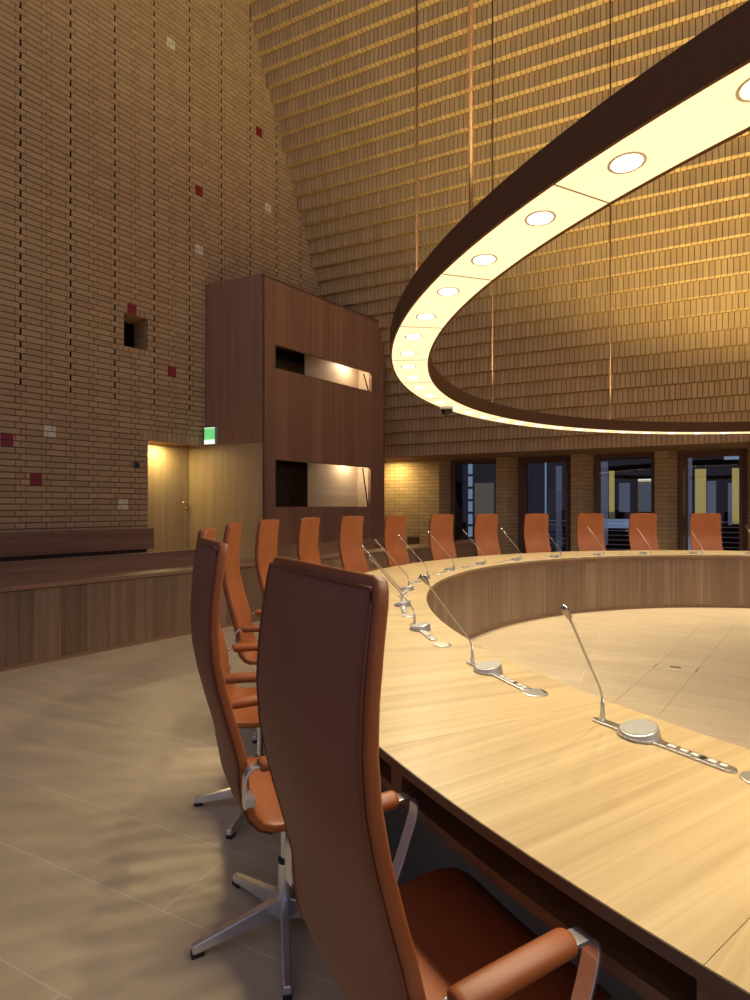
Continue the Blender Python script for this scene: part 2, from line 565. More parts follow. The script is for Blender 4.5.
# ------------------------------------------------------------------ two-storey oak booth in the corner
BP = 7.40
BS0, BS1, BZ0, BZ1 = 6.22, 9.52, .45, 5.295
SD = Vector((-.2441, .9697))   # direction of the booth's end walls in wall coordinates
booth = empty('interpreter_booth', ML @ Matrix.Translation((BS0, BP, BZ0)), 'tall two-storey brown oak booth with two long window slots in the corner', 'booth')
bx0 = BS0; bz = BZ0


def bl(s): return s - BS0


WINS = [(6.50, 9.06, 1.415, 2.222), (6.50, 9.09, 3.775, 4.175)]
mb = MB()
zz = [BZ0, WINS[0][2], WINS[0][3], WINS[1][2], WINS[1][3], BZ1]
for i in range(5):
    z0, z1 = zz[i] - bz, zz[i + 1] - bz
    if i % 2 == 0:
        mb.box(0, BS1 - BS0, 0, .06, z0, z1)
    else:
        w = WINS[i // 2]
        mb.box(0, bl(w[0]), 0, .06, z0, z1)
        mb.box(bl(w[1]), BS1 - BS0, 0, .06, z0, z1)
mb.build('front_panel', W_BOOTH, booth)


def end_wall(s, z0, z1, length, th=.05):
    a = Vector((s, 0)); b = a + SD * length
    return [(a.x, a.y), (b.x, b.y), (b.x + th, b.y), (a.x + th, a.y)], z0, z1


mb = MB(); mb.prism(*end_wall(0, DOOR[3] + .015 - bz, BZ1 - bz, 1.21)); mb.build('side_panel', W_BOOTH, booth)
mb = MB(); mb.prism(*end_wall(.0, 0, DOOR[3] + .012 - bz, 1.57)); tag(mb.build('side_panel', W_DOOR, booth), 'pale oak lower side panel beside the door')  # same booth oak, coloured paler below the lintel to stand for lamplight
mb = MB(); mb.prism(*end_wall(BS1 - BS0 - .05, 0, BZ1 - bz, 1.15)); mb.build('side_panel', W_BOOTH, booth)
mb = MB(); mb.prism([(.0, .0), (BS1 - BS0, .0), (BS1 - BS0 - .25, 1.16), (-.25, 1.16)], BZ1 - bz - .04, BZ1 - bz - .001); mb.build('top_panel', W_BOOTH, booth)
for wi, w in enumerate(WINS):
    a0, a1, z0, z1 = bl(w[0]), bl(w[1]), w[2] - bz, w[3] - bz
    m = MB()   # pale oak lining: back panel, end panel, ceiling, floor
    c = 1.50 if wi == 0 else 1.42
    m.box(c, a1 + .14, .46, .48, z0 - .35, z1 + .25)
    m.box(a1 + .12, a1 + .14, .07, .46, z0 - .35, z1 + .25)
    m.build('lining', W_PALE, booth)
    m = MB(); m.box(.06, a1 + .14, .06, .95, z0 - .37, z0 - .35); m.build('booth_floor', W_BOOTH, booth)
    m = MB(); m.box(.06, a1 + .14, .06, .95, z1 + .25, z1 + .27); m.build('booth_ceiling', W_BOOTH, booth)
    m = MB(); m.box(.06, c + .02, .93, .95, z0 - .35, z1 + .25); m.box(c, c + .02, .47, .95, z0 - .35, z1 + .25); m.box(.06, .08, .06, .95, z0 - .35, z1 + .25)
    tag(m.build('dark_lining', plain('dark_booth_cloth', (.035, .022, .016), .8), booth), 'dark lining at the door end')  # near-black brown on the inner faces at the door end
    m = MB()
    m.box(a0 - .012, a1 + .012, -.006, .062, z0 - .012, z0 + .004); m.box(a0 - .012, a1 + .012, -.006, .062, z1 - .004, z1 + .012)
    m.box(a0 - .012, a0 + .003, -.006, .062, z0, z1); m.box(a1 - .003, a1 + .012, -.006, .062, z0, z1)
    m.build('window_trim', W_RAIL, booth)
    m = MB(); m.quad([(a0, .05, z0), (a1, .05, z0), (a1, .19, z1), (a0, .19, z1)]); m.build('glass_pane', GLASSM, booth, flip=False)
    m = MB(); m.prism([(a1 - .02, .05), (a1 - .005, .05), (a1 - .005, .075), (a1 - .02, .075)], z0, z1)
    for v in range(len(m.v)):
        x_, y_, z_ = m.v[v]
        m.v[v] = (x_ + .0, y_ + .14 * (z_ - z0) / (z1 - z0), z_)
    m.build('pane_edge', RUBBER, booth)

# exit sign on the booth's side, beside the door lintel
ex = Vector((0, 0)) + SD * 1.165
exm = ML @ Matrix.Translation((BS0 + ex.x - .0, BP + ex.y, 2.50)) @ Matrix.Rotation(math.atan2(-SD.y, -SD.x), 4, 'Z')
exs = empty('exit_sign', exm, 'green lit exit sign box above the oak door', 'sign')
mb = MB(); mb.box(-.0, .235, .0 - .075, -.004, -.005, .285); mb.build('sign_body', plain('exit_body', (.55, .6, .55), .4), exs, bevel=.004)
mb = MB(); mb.box(.008, .227, -.08, -.074, .075, .272); mb.build('sign_face', GREEN, exs)
for z_a, z_b in ((.0, .075), (.272, .284)):
    mb = MB(); mb.box(.004, .231, -.081, -.074, z_a, z_b); mb.build('light_strip', EXITW, exs)

# ------------------------------------------------------------------ oak barrier and benches along the gallery
PB = 5.565
SE = 11.1
bar = empty('gallery_barrier', ML @ Matrix.Translation((0, PB, 0)), 'long low oak barrier of vertical boards with flat cap along the gallery', 'barrier')
mb = MB(); mb.box(-3, SE, .012, .05, .03, .675); mb.build('front_panel', W_FRONT, bar)
mb = MB(); mb.box(-3, SE, .004, .05, .0, .03); mb.build('plinth', W_RAIL, bar)
mb = MB(); mb.box(-3, SE, -.004, .56, .68, .72); mb.build('cap', W_RAIL, bar, bevel=.006)
mb = MB(); mb.box(-3, SE, .022, .05, .672, .682); mb.build('shadow_gap', CAVITY_SHADE, bar)  # solid black strip painting the shade under the cap
sg = wl(199, PB + .59)[0]
sb0, sb1 = wl(271, PB + .59)[0], wl(384, PB + .59)[0]
mb = MB(); mb.box(-3, sg, .56, .60, .45, .89); mb.build('upstand', W_RAIL, bar, bevel=.004)
mb = MB(); mb.box(sb0, sb1, .56, .60, .45, .86); mb.build('upstand', W_RAIL, bar, bevel=.004)
wb_ = empty('wall_bench', ML @ Matrix.Translation((0, WP, .45)), 'brown oak wall bench under the bricks, ending at the oak door', 'bench')
se = wl(153.5, WP - .2)[0]
mb = MB(); mb.prism([(-3, -.22), (se, -.22), (se, -.18), (-3, -.18)], .31, .635)
mb.build('backrest', W_RAIL, wb_, bevel=.004)
mb = MB(); mb.box(-3, se - .05, -.62, -.2, .2, .245); mb.build('seat', W_RAIL, wb_, bevel=.004)
mb = MB()
for q in range(6): mb.box(-2.8 + q * 1.35, -2.74 + q * 1.35, -.58, -.2, 0, .2)
mb.box(-3, se - .1, -.18, -.12, .0, .6)
mb.build('supports', plain('bench_supports', (.05, .03, .02), .7), wb_)

# ------------------------------------------------------------------ sloping back wall: corbelled soldier courses
Q0, ZS, HC, ST = 11.70, 2.541, .26, .0998
mb = MB()
for k in range(0, 50):
    q = Q0 - ST * k
    z0 = ZS + HC * k
    # the courses begin at the left wall's face
    # point with q and p = WP: solve for t
    den = Ux.dot(Lp)
    t0 = (WP - q * Uq.dot(Lp)) / den
    t1 = 4.6
    n = int((t1 - t0) / .085) + 1
    off = .0 if k % 2 == 0 else .0425
    for i in range(-1, n):
        a = t1 - (i + 1) * .085 + off
        if a < t0 - .06: continue
        dy = random.uniform(-.0015, .0015)
        mb.box(a + .007, a + .078, q + dy, q + .13, z0 + .004, z0 + HC - .006, 0, random.random(), skip='b')
    mb.box(t0 - .2, t1, q + .012, q + .24, z0 + .012, z0 + HC + .011, 1)
structure(mb.build('wall_back', [BRICK, MORTAR], mw=MBK, tone=True))
mb = MB(); mb.box(-8.5, 4.6, Q0 + .02, 13.6, ZS, ZS + .2)
structure(mb.build('ceiling_soffit', SOFFIT, mw=MBK))

# ------------------------------------------------------------------ brick piers under the slope
PQ = 12.85


def brick_face(mb, pts, z0, z1, inset=.008):
    """courses of stretchers and headers on a chain of plan points (front faces of a pier)"""
    for fi in range(len(pts) - 1):
        a, b = Vector(pts[fi]), Vector(pts[fi + 1])
        L = (b - a).length; t = (b - a) / L; nrm = Vector((t.y, -t.x))
        k = 0; z = z0
        while z < z1 - .03:
            x = 0; seq = [.26, .26, .13]; si = k % 2 * 2; first = .13 * (k % 2)
            while x < L - .004:
                w = seq[si % 3] - (first if x == 0 else 0); si += 1
                e = min(x + w, L)
                p0, p1 = a + t * (x + (.005 if x > 0 else 0)), a + t * (e - (.005 if e < L else 0))
                q0, q1 = p0 - nrm * .05, p1 - nrm * .05
                mb.prism([tuple(p0), tuple(p1), tuple(q1), tuple(q0)], z + .005, min(z + CO - .005, z1), 0, random.random())
                x = e
            z += CO; k += 1


piers = []
for i, (ta, tb) in enumerate(((-7.6, -4.62), (-3.25, -3.005), (-1.632, -1.388), (-.017, .212), (1.60, 1.83))):
    chain = [(ta - .01, PQ + .32), (ta, PQ), (tb, PQ), (tb + .2, PQ + .32)]
    mb = MB()
    brick_face(mb, chain, .0085 if i else .45, ZS - .002)
    c = Vector(((ta + tb) / 2, PQ + .3))
    inn = [tuple(Vector(p) + (c - Vector(p)).normalized() * .012) for p in chain]
    mb.prism(inn, .0, ZS - .004, 1)
    structure(mb.build('wall_pier', [BRICK, MORTAR], mw=MBK, tone=True))
    piers.append((ta, tb))

# windows and glazed doors between the piers
for i in range(4):
    ta, tb = piers[i][1] + .2, piers[i + 1][0] - .01
    sill = .63 if i == 0 else .08
    q = PQ + .3
    root = empty('window_%d' % (i + 1), MBK @ Matrix.Translation((ta, q, 0)), kind='structure')
    w = tb - ta
    mb = MB()
    jw = .10
    mb.box(0, jw, -.03, .06, 0, ZS); mb.box(w - .06, w, -.03, .06, 0, ZS); mb.box(jw, w - .06, -.03, .06, ZS - .085, ZS)
    mb.box(jw, w - .06, -.03, .06, 0, sill)
    mb.build('window_frame', W_FRAME, root, bevel=.004)
    if i in (1, 3):
        mb = MB(); mb.box(jw + .005, jw + .075, -.05, .0, sill, ZS - .09); mb.box(w - .13, w - .065, -.05, .0, sill, ZS - .09)
        mb.box(jw + .005, w - .065, -.05, 0, ZS - .13, ZS - .09)
        mb.build('sash', W_FRAME, root, bevel=.004)
        mb = MB(); mb.tube([(jw + .04, -.05, 1.05), (jw + .04, -.09, 1.05), (jw + .14, -.09, 1.05)], .01, 8)
        mb.build('handle', STEEL, root, smooth=True)
    mb = MB(); mb.box(jw, w - .06, .02, .03, sill, ZS - .085); mb.build('window_glass', GLASSM, root)

# ------------------------------------------------------------------ what stands beyond the glass
D1 = plain('dusk_facade', (.012, .010, .012), .8, spec=.05)
D2 = plain('dusk_facade_blue', (.012, .025, .06), .6, spec=.1)
BL_ = plain('blind_slat', (.10, .14, .24), .5)
D3 = plain('slate_ground', (.03, .032, .04), .6)
YEL = emitter('lit_corridor', (.85, .63, .13), .33)
OLV = emitter('dim_corridor', (.30, .25, .09), .09)
BLU = emitter('dusk_blue_pane', (.13, .26, .60), .13)  # faint glow stands in for sky reflected in blue glass
BLU2 = emitter('pale_blue_pane', (.30, .52, .9), .32)
PALE = emitter('light_line', (.95, .95, .75), .8)
EQ = 17.0
fac = empty('courtyard_building', MBK @ Matrix.Translation((0, EQ, 0)), 'dark building across the courtyard with yellow and blue lit panes', 'building')
mb = MB(); mb.box(-12, 8, 0, 3, -.5, 7); mb.build('facade', D1, fac)


def pane(px0, px1, y0, y1, mat, name='lit_pane', q=EQ, depth=.03, root=fac):
    ta, d0 = wb(px0, q); tb, d1 = wb(px1, q)
    d = (d0 + d1) / 2
    m = MB(); m.box(ta, tb, -depth, .0, zat(y1, d), zat(y0, d))
    return m.build(name, mat, root)


pane(475, 494, 483, 560, OLV)
for q in range(6):
    pane(468.5, 472.5, 464 + q * 12.5, 474 + q * 12.5, BLU2)
pane(534, 544, 464, 530, D2); pane(545, 546.5, 462, 515, BLU2)  # glossy blue reflection in the window glass, painted as panes on the facade
pane(551, 555, 466, 560, D2); pane(556, 562, 466, 560, BLU)
pane(601, 608, 462, 545, BLU); pane(609, 614.5, 471, 512, YEL); pane(619, 630, 483, 512, BLU)
pane(609, 615, 512, 520, OLV)
pane(638, 655, 480, 512, OLV); pane(638, 655, 479, 481.5, PALE); pane(641, 652, 484, 512, BLU)
pane(601, 629, 519, 528, BLU2)
pane(682, 685, 470, 515, YEL); pane(685, 692, 458, 540, BLU); pane(695, 706, 469, 516, YEL); pane(707, 716, 481, 514, BLU)
pane(732, 746, 468, 524, YEL); pane(728, 732, 483, 525, BLU)
pane(724, 746, 456, 459.5, BLU2); pane(683, 692, 536, 550, BLU2)
mb = MB(); mb.box(-12, 8, PQ + .75, EQ, -.5, .02)
tag(mb.build('courtyard_paving', D3, mw=MBK), kind='structure')
rl = empty('courtyard_railing', MBK @ Matrix.Translation((0, 14.6, 0)), 'thin metal railing with level bars outside the windows', 'railing')
for q in range(7):
    m = MB(); m.tube([(-3.6, 0, .42 + .11 * q), (1.9, 0, .42 + .11 * q)], .008, 6); m.build('rail', STEEL, rl)
for q in range(4):
    m = MB(); m.box(-3.55 + 1.8 * q, -3.52 + 1.8 * q, -.015, .015, .0, 1.1); m.build('post', STEEL, rl)

bd = empty('window_blind', MBK @ Matrix.Translation((0, 13.75, 0)), 'blue-grey slatted blind hanging outside the second window', 'blind')
ta_, tb_ = wb(547, 13.75)[0], wb(573, 13.75)[0]
for q in range(34):
    m = MB(); m.quad([(ta_, -.012, .30 + .045 * q), (tb_, -.012, .30 + .045 * q), (tb_, .012, .312 + .045 * q), (ta_, .012, .312 + .045 * q)])
    m.build('slat', BL_, bd, flip=False)

# socket box low on the lit brick pier
ts, d = wb(413.5, PQ)
mb = MB(); mb.box(-.14, .14, -.06, .0, -.1, .1)
tag(mb.build('wall_box', plain('brown_box', (.09, .045, .025), .5), mw=MBK @ Matrix.Translation((ts, PQ, zat(541, d))), bevel=.006),
    'small dark box low on the lit yellow brick pier', 'box')

# ------------------------------------------------------------------ round table of thirty-six bays
TM = Matrix.Translation((CX, CY, 0))
table = empty('round_table', TM, 'huge pale oak ring table open in the middle, with veneered bays', 'table')
RI, RO = 4.18, 5.06
HA = R(5.0)
A0 = -148.4


def seg(ang): return Matrix.Rotation(R(ang), 4, 'Z')


def arcs(r0, r1, z0, z1, n=6, g=.00012):
    m = MB(); m.arc(r0, r1, z0, z1, -HA + g, HA - g, n); return m


P_top = arcs(RI, RO, .714, .74, 8).build('tabletop', W_TABLE, table, seg(A0))
P_oe = arcs(RO - .001, RO + .0022, .7142, .7388, 8, 0).build('outer_edge', plain('dark_edge', (.085, .048, .032), .45), table, seg(A0))
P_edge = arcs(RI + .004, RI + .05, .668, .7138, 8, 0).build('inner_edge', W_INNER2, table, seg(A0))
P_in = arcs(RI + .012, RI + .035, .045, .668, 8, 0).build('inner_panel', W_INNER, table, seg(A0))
P_pl = arcs(RI + .004, RI + .03, .0, .045, 8, 0).build('plinth', W_INNER2, table, seg(A0))
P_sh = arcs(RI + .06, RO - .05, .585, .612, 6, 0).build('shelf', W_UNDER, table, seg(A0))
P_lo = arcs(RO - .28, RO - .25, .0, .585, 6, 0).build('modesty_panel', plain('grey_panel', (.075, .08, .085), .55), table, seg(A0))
mb = MB(); mb.box(RI + .05, RO - .045, -.03, .03, .612, .714)
P_dv = mb.build('divider', W_UNDER, table, seg(A0 + 5.0))
for k in range(1, 36):
    for src, da in ((P_top, 0), (P_oe, 0), (P_edge, 0), (P_in, 0), (P_pl, 0), (P_sh, 0), (P_lo, 0), (P_dv, 5.0)):
        c = src.copy(); COL.objects.link(c); c.parent = table; c.matrix_local = seg(A0 - 10 * k + da)

# floor hatch in the middle of the ring
hx, hy = (676 - 375) / F * (F * CAMZ / (668 - YH)), F * CAMZ / (668 - YH)
fh = empty('floor_hatch', Matrix.Translation((hx, hy, .0)), 'floor socket hatch with a dark slot inside the table ring', 'floor hatch')


def skew(a0, a1, b0, b1, z):
    m = MB()
    m.prism([tuple(Ux * a + Lx * b) for a, b in ((a0, b0), (a1, b0), (a1, b1), (a0, b1))], 0, z)
    return m


EDGE_ = plain('joint_tone', (.47, .37, .235), .6)
skew(-.155, .155, -.12, .05, .0022).build('hatch_lid', FLOORM, fh)
for a in (-.165, .155):
    skew(a, a + .008, -2.2, 2.4, .0012).build('duct_edge', EDGE_, fh)
    skew(a, a + .01, -.07, .05, .0026).build('hatch_rim', plain('hatch_bronze', (.16, .11, .06), .5), fh)
skew(-.05, .035, .0, .035, .004).build('cable_slot', RUBBER, fh)

# ------------------------------------------------------------------ ring lamp
LI, LO, ZL, HL = 4.16, 4.44, 2.465, .14
lamp = empty('ring_lamp', Matrix.Translation((CX, CY, ZL)), 'large hanging ring lamp, bronze sides and glowing underside with downlights', 'lamp')
mb = MB()
mb.arc(LO - .012, LO, 0, HL, 0, 2 * pi, 216)
mb.arc(LI, LI + .012, 0, HL, 0, 2 * pi, 216)
mb.arc(LI + .012, LO - .012, HL - .03, HL - .02, 0, 2 * pi, 216)
mb.build('housing', RINGB, lamp)
mb = MB(); mb.arc(LI + .05, LO - .05, HL - .02, HL - .012, 0, 2 * pi, 144)
UP = emitter('uplight_strip_glow', (1, .76, .33), 6.0)
mb.build('uplight_strip', UP, lamp)
m = MB(); m.arc(LI + .0125, LO - .0125, .004, .014, -HA + .0007, HA - .0007, 8)
P_df = m.build('diffuser', DIFF, lamp, seg(A0 - .0))
m = MB(); m.lathe([(.056, .008), (.056, .002), (.050, .001), (.045, .003)], 24, cap=False)
P_rim = m.build('downlight', plain('downlight_rim', (.92, .82, .58), .5), lamp, seg(A0 + 2.5 - 5) @ Matrix.Translation((4.315, 0, 0)), smooth=True)
m = MB(); m.lathe([(.045, .0035), (.045, .0015)], 20)
P_len = m.build('lens', SPOTE, P_rim)
m = MB(); m.box(LI + .0125, LO - .0125, -.0025, .0025, .0022, .006)
P_js = m.build('joint_strip', plain('diffuser_joint', (.50, .37, .19), .5), lamp, seg(A0 + 5))
for k in range(1, 36):
    c = P_js.copy(); COL.objects.link(c); c.parent = lamp; c.matrix_local = seg(A0 + 5 - 10 * k)
for k in range(1, 36):
    c = P_df.copy(); COL.objects.link(c); c.parent = lamp; c.matrix_local = seg(A0 - 10 * k)
for k in range(1, 72):
    c = P_rim.copy(); COL.objects.link(c); c.parent = lamp; c.matrix_local = seg(A0 - 2.5 - 5 * k) @ Matrix.Translation((4.315, 0, 0))
    e = P_len.copy(); COL.objects.link(e); e.parent = c
for k in range(12):
    m = MB(); m.tube([(0, 0, HL - .02), (0, 0, 9.4)], .0095, 10)
    m.build('suspension_rod', ROD, lamp, seg(-162.9 - 30 * k) @ Matrix.Translation((4.30, 0, 0)), smooth=True)
# dome camera under the ring
dc = empty('ceiling_dome_camera', Matrix.Translation((CX, CY, ZL)) @ seg(150.3) @ Matrix.Translation((4.36, 0, 0)), 'black dome security camera hanging under the ring lamp', 'camera')
m = MB(); m.lathe([(.062, .003), (.072, 0), (.072, -.022), (.064, -.028)], 24); m.build('base', plain('camera_base', (.75, .7, .6), .4), dc, smooth=True)
m = MB(); m.lathe([(.064, -.024)] + [(.064 * cos(t * pi / 2 / 6), -.028 - .064 * sin(t * pi / 2 / 6)) for t in range(1, 6)] + [(.004, -.098)], 24)
m.build('dome', BLACKG, dc, smooth=True)

# ------------------------------------------------------------------ chairs
CHF = [(-.255, 1.312), (-.2565, 1.305), (-.259, 1.292), (-.263, 1.27), (-.272, 1.21), (-.281, 1.13), (-.2845, 1.05), (-.279, .97), (-.264, .89), (-.243, .81), (-.220, .73),
       (-.203, .66), (-.192, .60), (-.184, .55), (-.168, .505), (-.140, .472), (-.10, .455), (-.04, .45), (.04, .452), (.12, .460), (.19, .466), (.235, .462), (.262, .448), (.272, .432)]
HWT = [.204, .212, .219, .224, .227, .229, .231, .233, .234, .235, .236, .237, .235, .238, .240, .243, .245, .246, .246, .245, .24, .232, .22, .20]


def shell():
    m = MB(); M_ = 12; th = .026
    n = len(CHF)
    front, back = [], []
    for i, (f, z) in enumerate(CHF):
        a, b = CHF[max(i - 1, 0)], CHF[min(i + 1, n - 1)]
        t = Vector((b[0] - a[0], b[1] - a[1])).normalized()
        nr = Vector((-t.y, t.x))          # towards the sitter
        if nr.x < 0 and z > .6: nr = -nr
        if z < .5 and nr.y < 0: nr = -nr
        cv = .022 if z > .6 else .014
        for j in range(M_ + 1):
            u = -1 + 2 * j / M_
            x = HWT[i] * u
            c = cv * u * u
            base = Vector((f, z)) + nr * c
            # the cushion is a little fuller in the middle
            pf = base + nr * (th * .5 +   .008 * (1 - u ** 4))
            pb = base - nr * th * .5
            front.append((pf.x, x, pf.y)); back.append((pb.x, x, pb.y))
    W = M_ + 1
    m.v = front + back
    nb = len(front)
    def add(f): m.f.append(f); m.m.append(0); m.t.append(.5)
    for i in range(n - 1):
        for j in range(M_):
            a = i * W + j
            add((a, a + 1, a + W + 1, a + W))
            m.f.append((nb + a, nb + a + W, nb + a + W + 1, nb + a + 1)); m.m.append(0); m.t.append(.5)
        for j in (0, M_):
            a = i * W + j
            add((a, a + W, nb + a + W, nb + a))
    for i in (0, n - 1):
        for j in range(M_):
            a = i * W + j
            add((a, a + 1, nb + a + 1, nb + a))
    return m, back, W, n


chair = empty('swivel_chair', Matrix.Identity(4))
m, backpts, W_, n_ = shell()
sh = m.build('seat_shell', LEATHER, chair, smooth=True, bevel=.012, seg=3)
# leather back panel with its piping, laid over the back of the shell
m = MB()
rows = 15
bp = []
for i in range(rows):
    for j in range(W_):
        x_, y_, z_ = backpts[(i + 2) * W_ + j]
        k = .962
        zz_ = z_ + (.002 if i == 0 else 0)
        bp.append(Vector((x_, y_ * k, zz_)))


def nrm2(i):
    a, b = bp[max(i - 1, 0) * W_ + W_ // 2], bp[min(i + 1, rows - 1) * W_ + W_ // 2]
    t = (b - a).normalized()
    return Vector((t.z, 0, -t.x)) if t.z < 0 else Vector((t.z, 0, -t.x))


out = []
for i in range(rows):
    nv = nrm2(i)
    if nv.x > 0: nv = -nv
    for j in range(W_):
        out.append(bp[i * W_ + j] + nv * .004)
m.v = [tuple(p) for p in out] + [tuple(p - nrm2(0) * 0 + Vector((.01, 0, 0))) for p in out]
nb = len(out)
for i in range(rows - 1):
    for j in range(W_ - 1):
        a = i * W_ + j
        m.f.append((a, a + 1, a + W_ + 1, a + W_))
    for j in (0, W_ - 1):
        a = i * W_ + j
        m.f.append((a, a + W_, nb + a + W_, nb + a))
for j in range(W_ - 1):
    m.f.append((j, j + 1, nb + j + 1, nb + j))
m.m = [0] * len(m.f); m.t = [.5] * len(m.f)
panel = m.build('back_panel', LEATHER_SHADED, chair, smooth=True)
tag(panel, 'darker leather panel on the back')
loop = [out[i * W_] for i in range(rows - 1, -1, -1)] + [out[j] for j in range(1, W_ - 1)] + [out[i * W_ + W_ - 1] for i in range(rows)]
m = MB(); m.tube(loop, .0032, 6)
tag(m.build('piping', PIPING, panel, smooth=True), 'dark stitched piping')


def bezier(pts, n):
    """smooth polyline through points (Catmull-Rom)"""
    P = [Vector(p) for p in pts]; P = [P[0] * 2 - P[1]] + P + [P[-1] * 2 - P[-2]]
    o = []
    for i in range(1, len(P) - 2):
        for k in range(n):
            t = k / n
            o.append(.5 * ((2 * P[i]) + (P[i + 1] - P[i - 1]) * t + (2 * P[i - 1] - 5 * P[i] + 4 * P[i + 1] - P[i + 2]) * t * t + (3 * P[i] - P[i - 1] - 3 * P[i + 1] + P[i + 2]) * t ** 3))
    return o + [P[-2]]


ARM = [(-.188, .565), (-.188, .625), (-.183, .655), (-.162, .675), (-.10, .679), (.0, .680), (.108, .680), (.141, .672), (.153, .648), (.140, .60), (.085, .47), (.055, .43)]
for sgn in (-1, 1):
    y = .272 * sgn
    path = bezier([(f, y, z) for f, z in ARM], 5)
    rect = [(-.0175, -.004), (.0175, -.004), (.0175, .004), (-.0175, .004)]
    m = MB()
    pts = [Vector(p) for p in path]
    b0 = 0
    for i, p in enumerate(pts):
        t = (pts[min(i + 1, len(pts) - 1)] - pts[max(i - 1, 0)]).normalized()
        nn = Vector((-t.z, 0, t.x))
        for u, w in rect:
            m.v.append(tuple(p + Vector((0, u, 0)) + nn * w))
    for i in range(len(pts) - 1):
        for k in range(4):
            k2 = (k + 1) % 4
            m.f.append((4 * i + k, 4 * i + k2, 4 * i + 4 + k2, 4 * i + 4 + k))
    m.f.append((0, 1, 2, 3)); e = 4 * (len(pts) - 1); m.f.append((e, e + 1, e + 2, e + 3))
    m.m = [0] * len(m.f); m.t = [.5] * len(m.f)
    # lug that ties the strap to the shell's side, and the foot under the seat
    m.box(-.186, -.160, min(y * .86, y * 1.06), max(y * .86, y * 1.06), .568, .592)
    m.box(.035, .075, min(y * .3, y * 1.06), max(y * .3, y * 1.06), .424, .431)
    arm = m.build('armrest', CHROME, chair, bevel=.0015)
    tag(arm, 'polished metal strap armrest')
    m = MB()
    pp = [(-.145, y, .677), (-.143, y, .678), (-.135, y, .678), (-.06, y, .680), (.02, y, .681), (.084, y, .681), (.090, y, .6805), (.092, y, .680)]
    ss = [.82, .94, 1, 1, 1, 1, .94, .84]
    sec = [[(s_ * .0250 * cos(2 * pi * k / 16), s_ * .0205 * sin(2 * pi * k / 16)) for k in range(16)] for s_ in ss]
    m.sweep(pp, sec, Vector((0, 0, 1)))
    m.build('arm_pad', LEATHER, arm, smooth=True)
m = MB(); m.lathe([(.014, .21), (.014, .43)], 20); m.box(-.10, .10, -.07, .07, .418, .432)
m.build('column', CHROME, chair, smooth=False)
base = MB(); base.lathe([(.026, .035), (.027, .05), (.025, .075), (.0225, .215), (.0215, .22)], 28)
base = base.build('pedestal', CHROME, chair, smooth=True, bevel=.0)
m = MB(); m.lathe([(.0235, .214), (.0235, .226), (.016, .228)], 24); m.build('collar', RUBBER, base, smooth=True)
LEGS = []
for k in range(5):
    a = R(72 * k)
    m = MB()
    st = [(.015, .03, .098, .0165), (.06, .036, .092, .018), (.16, .030, .07, .0165), (.28, .016, .044, .0145), (.305, .014, .038, .013)]
    for x_, z0_, z1_, h_ in st:
        m.v += [(x_, -h_, z0_), (x_, h_, z0_), (x_, h_ * .8, z1_), (x_, -h_ * .8, z1_)]
    for i in range(len(st) - 1):
        for q in range(4):
            q2 = (q + 1) % 4
            m.f.append((4 * i + q, 4 * i + q2, 4 * i + 4 + q2, 4 * i + 4 + q))
    m.f += [(0, 1, 2, 3), (16, 17, 18, 19)]
    m.m = [0] * len(m.f); m.t = [.5] * len(m.f)
    leg = m.build('leg', CHROME, chair, Matrix.Rotation(a, 4, 'Z'), bevel=.003)
    m = MB(); m.box(.268, .308, -.013, .013, .0, .016); m.build('glide', RUBBER, leg, bevel=.003)
    LEGS.append(leg)

CL = [
    'orange leather high-backed chair nearest the camera, its dark back turned this way',
    'orange leather chair second along the table, its steel star foot in plain view',
    'orange leather chair third along the table, nearly hidden behind the second one',
    'orange leather chair fourth along the table, in front of the pale door-side panel',
    'orange leather chair at the booth corner, fifth along the table, over the nearest back',
    'orange leather chair under the left half of the lower booth window',
    'orange leather chair under the right half of the lower booth window',
    'orange leather chair in front of the yellow-lit brick pier',
    'orange leather chair between the yellow-lit brick pier and the first window',
    'orange leather chair before the right edge of the first window',
    'orange leather chair before the second window, right of the first slim pier',
    'orange leather chair before the second slim pier',
    'orange leather chair before the third window, against the third slim pier',
    'orange leather chair before the fourth window, rightmost in view',
    'orange leather chair beyond the right edge, past the fourth window',
]
DA = [-.13, .1, 1.0, 0, .3, 0, .15, 0, 0, .3, .15, -.1, .25, 0, 0]
DR = [-.018, 0, 0, 0, 0, 0, 0, 0, 0, 0, 0, 0, 0, 0, 0]
TW = [-1, 2, -3, 2, 0, 2, -2, 3, -2, 2, 1, -2, 2, -1, 0]
tree = CH(chair)
chairs = []
for i in range(15):
    a = R(-148.5 - 10 * i + DA[i]); r = 5.47 - .255 + DR[i]
    mw = Matrix.Translation((CX + r * cos(a), CY + r * sin(a), 0)) @ Matrix.Rotation(a + pi + R(TW[i]), 4, 'Z')
    if i == 0:
        c = chair; c.matrix_world = mw
    else:
        c = copy_tree(chair, None, mw, tree)
    tag(c, CL[i], 'chair', 'orange leather chairs around the ring table')
    chairs.append(c)
# swivel of each star foot
turn = {0: 20, 1: -151.7, 2: 40, 3: -100}
for i, c in enumerate(chairs):
    wa = R(turn.get(i, 17 * i)) - (R(-148.5 - 10 * i + DA[i]) + pi + R(TW[i]))
    n = 0
    for l in kids(c):
        if l.name.split('.')[0] == 'leg':
            l.matrix_local = Matrix.Rotation(wa + R(72 * n), 4, 'Z'); n += 1

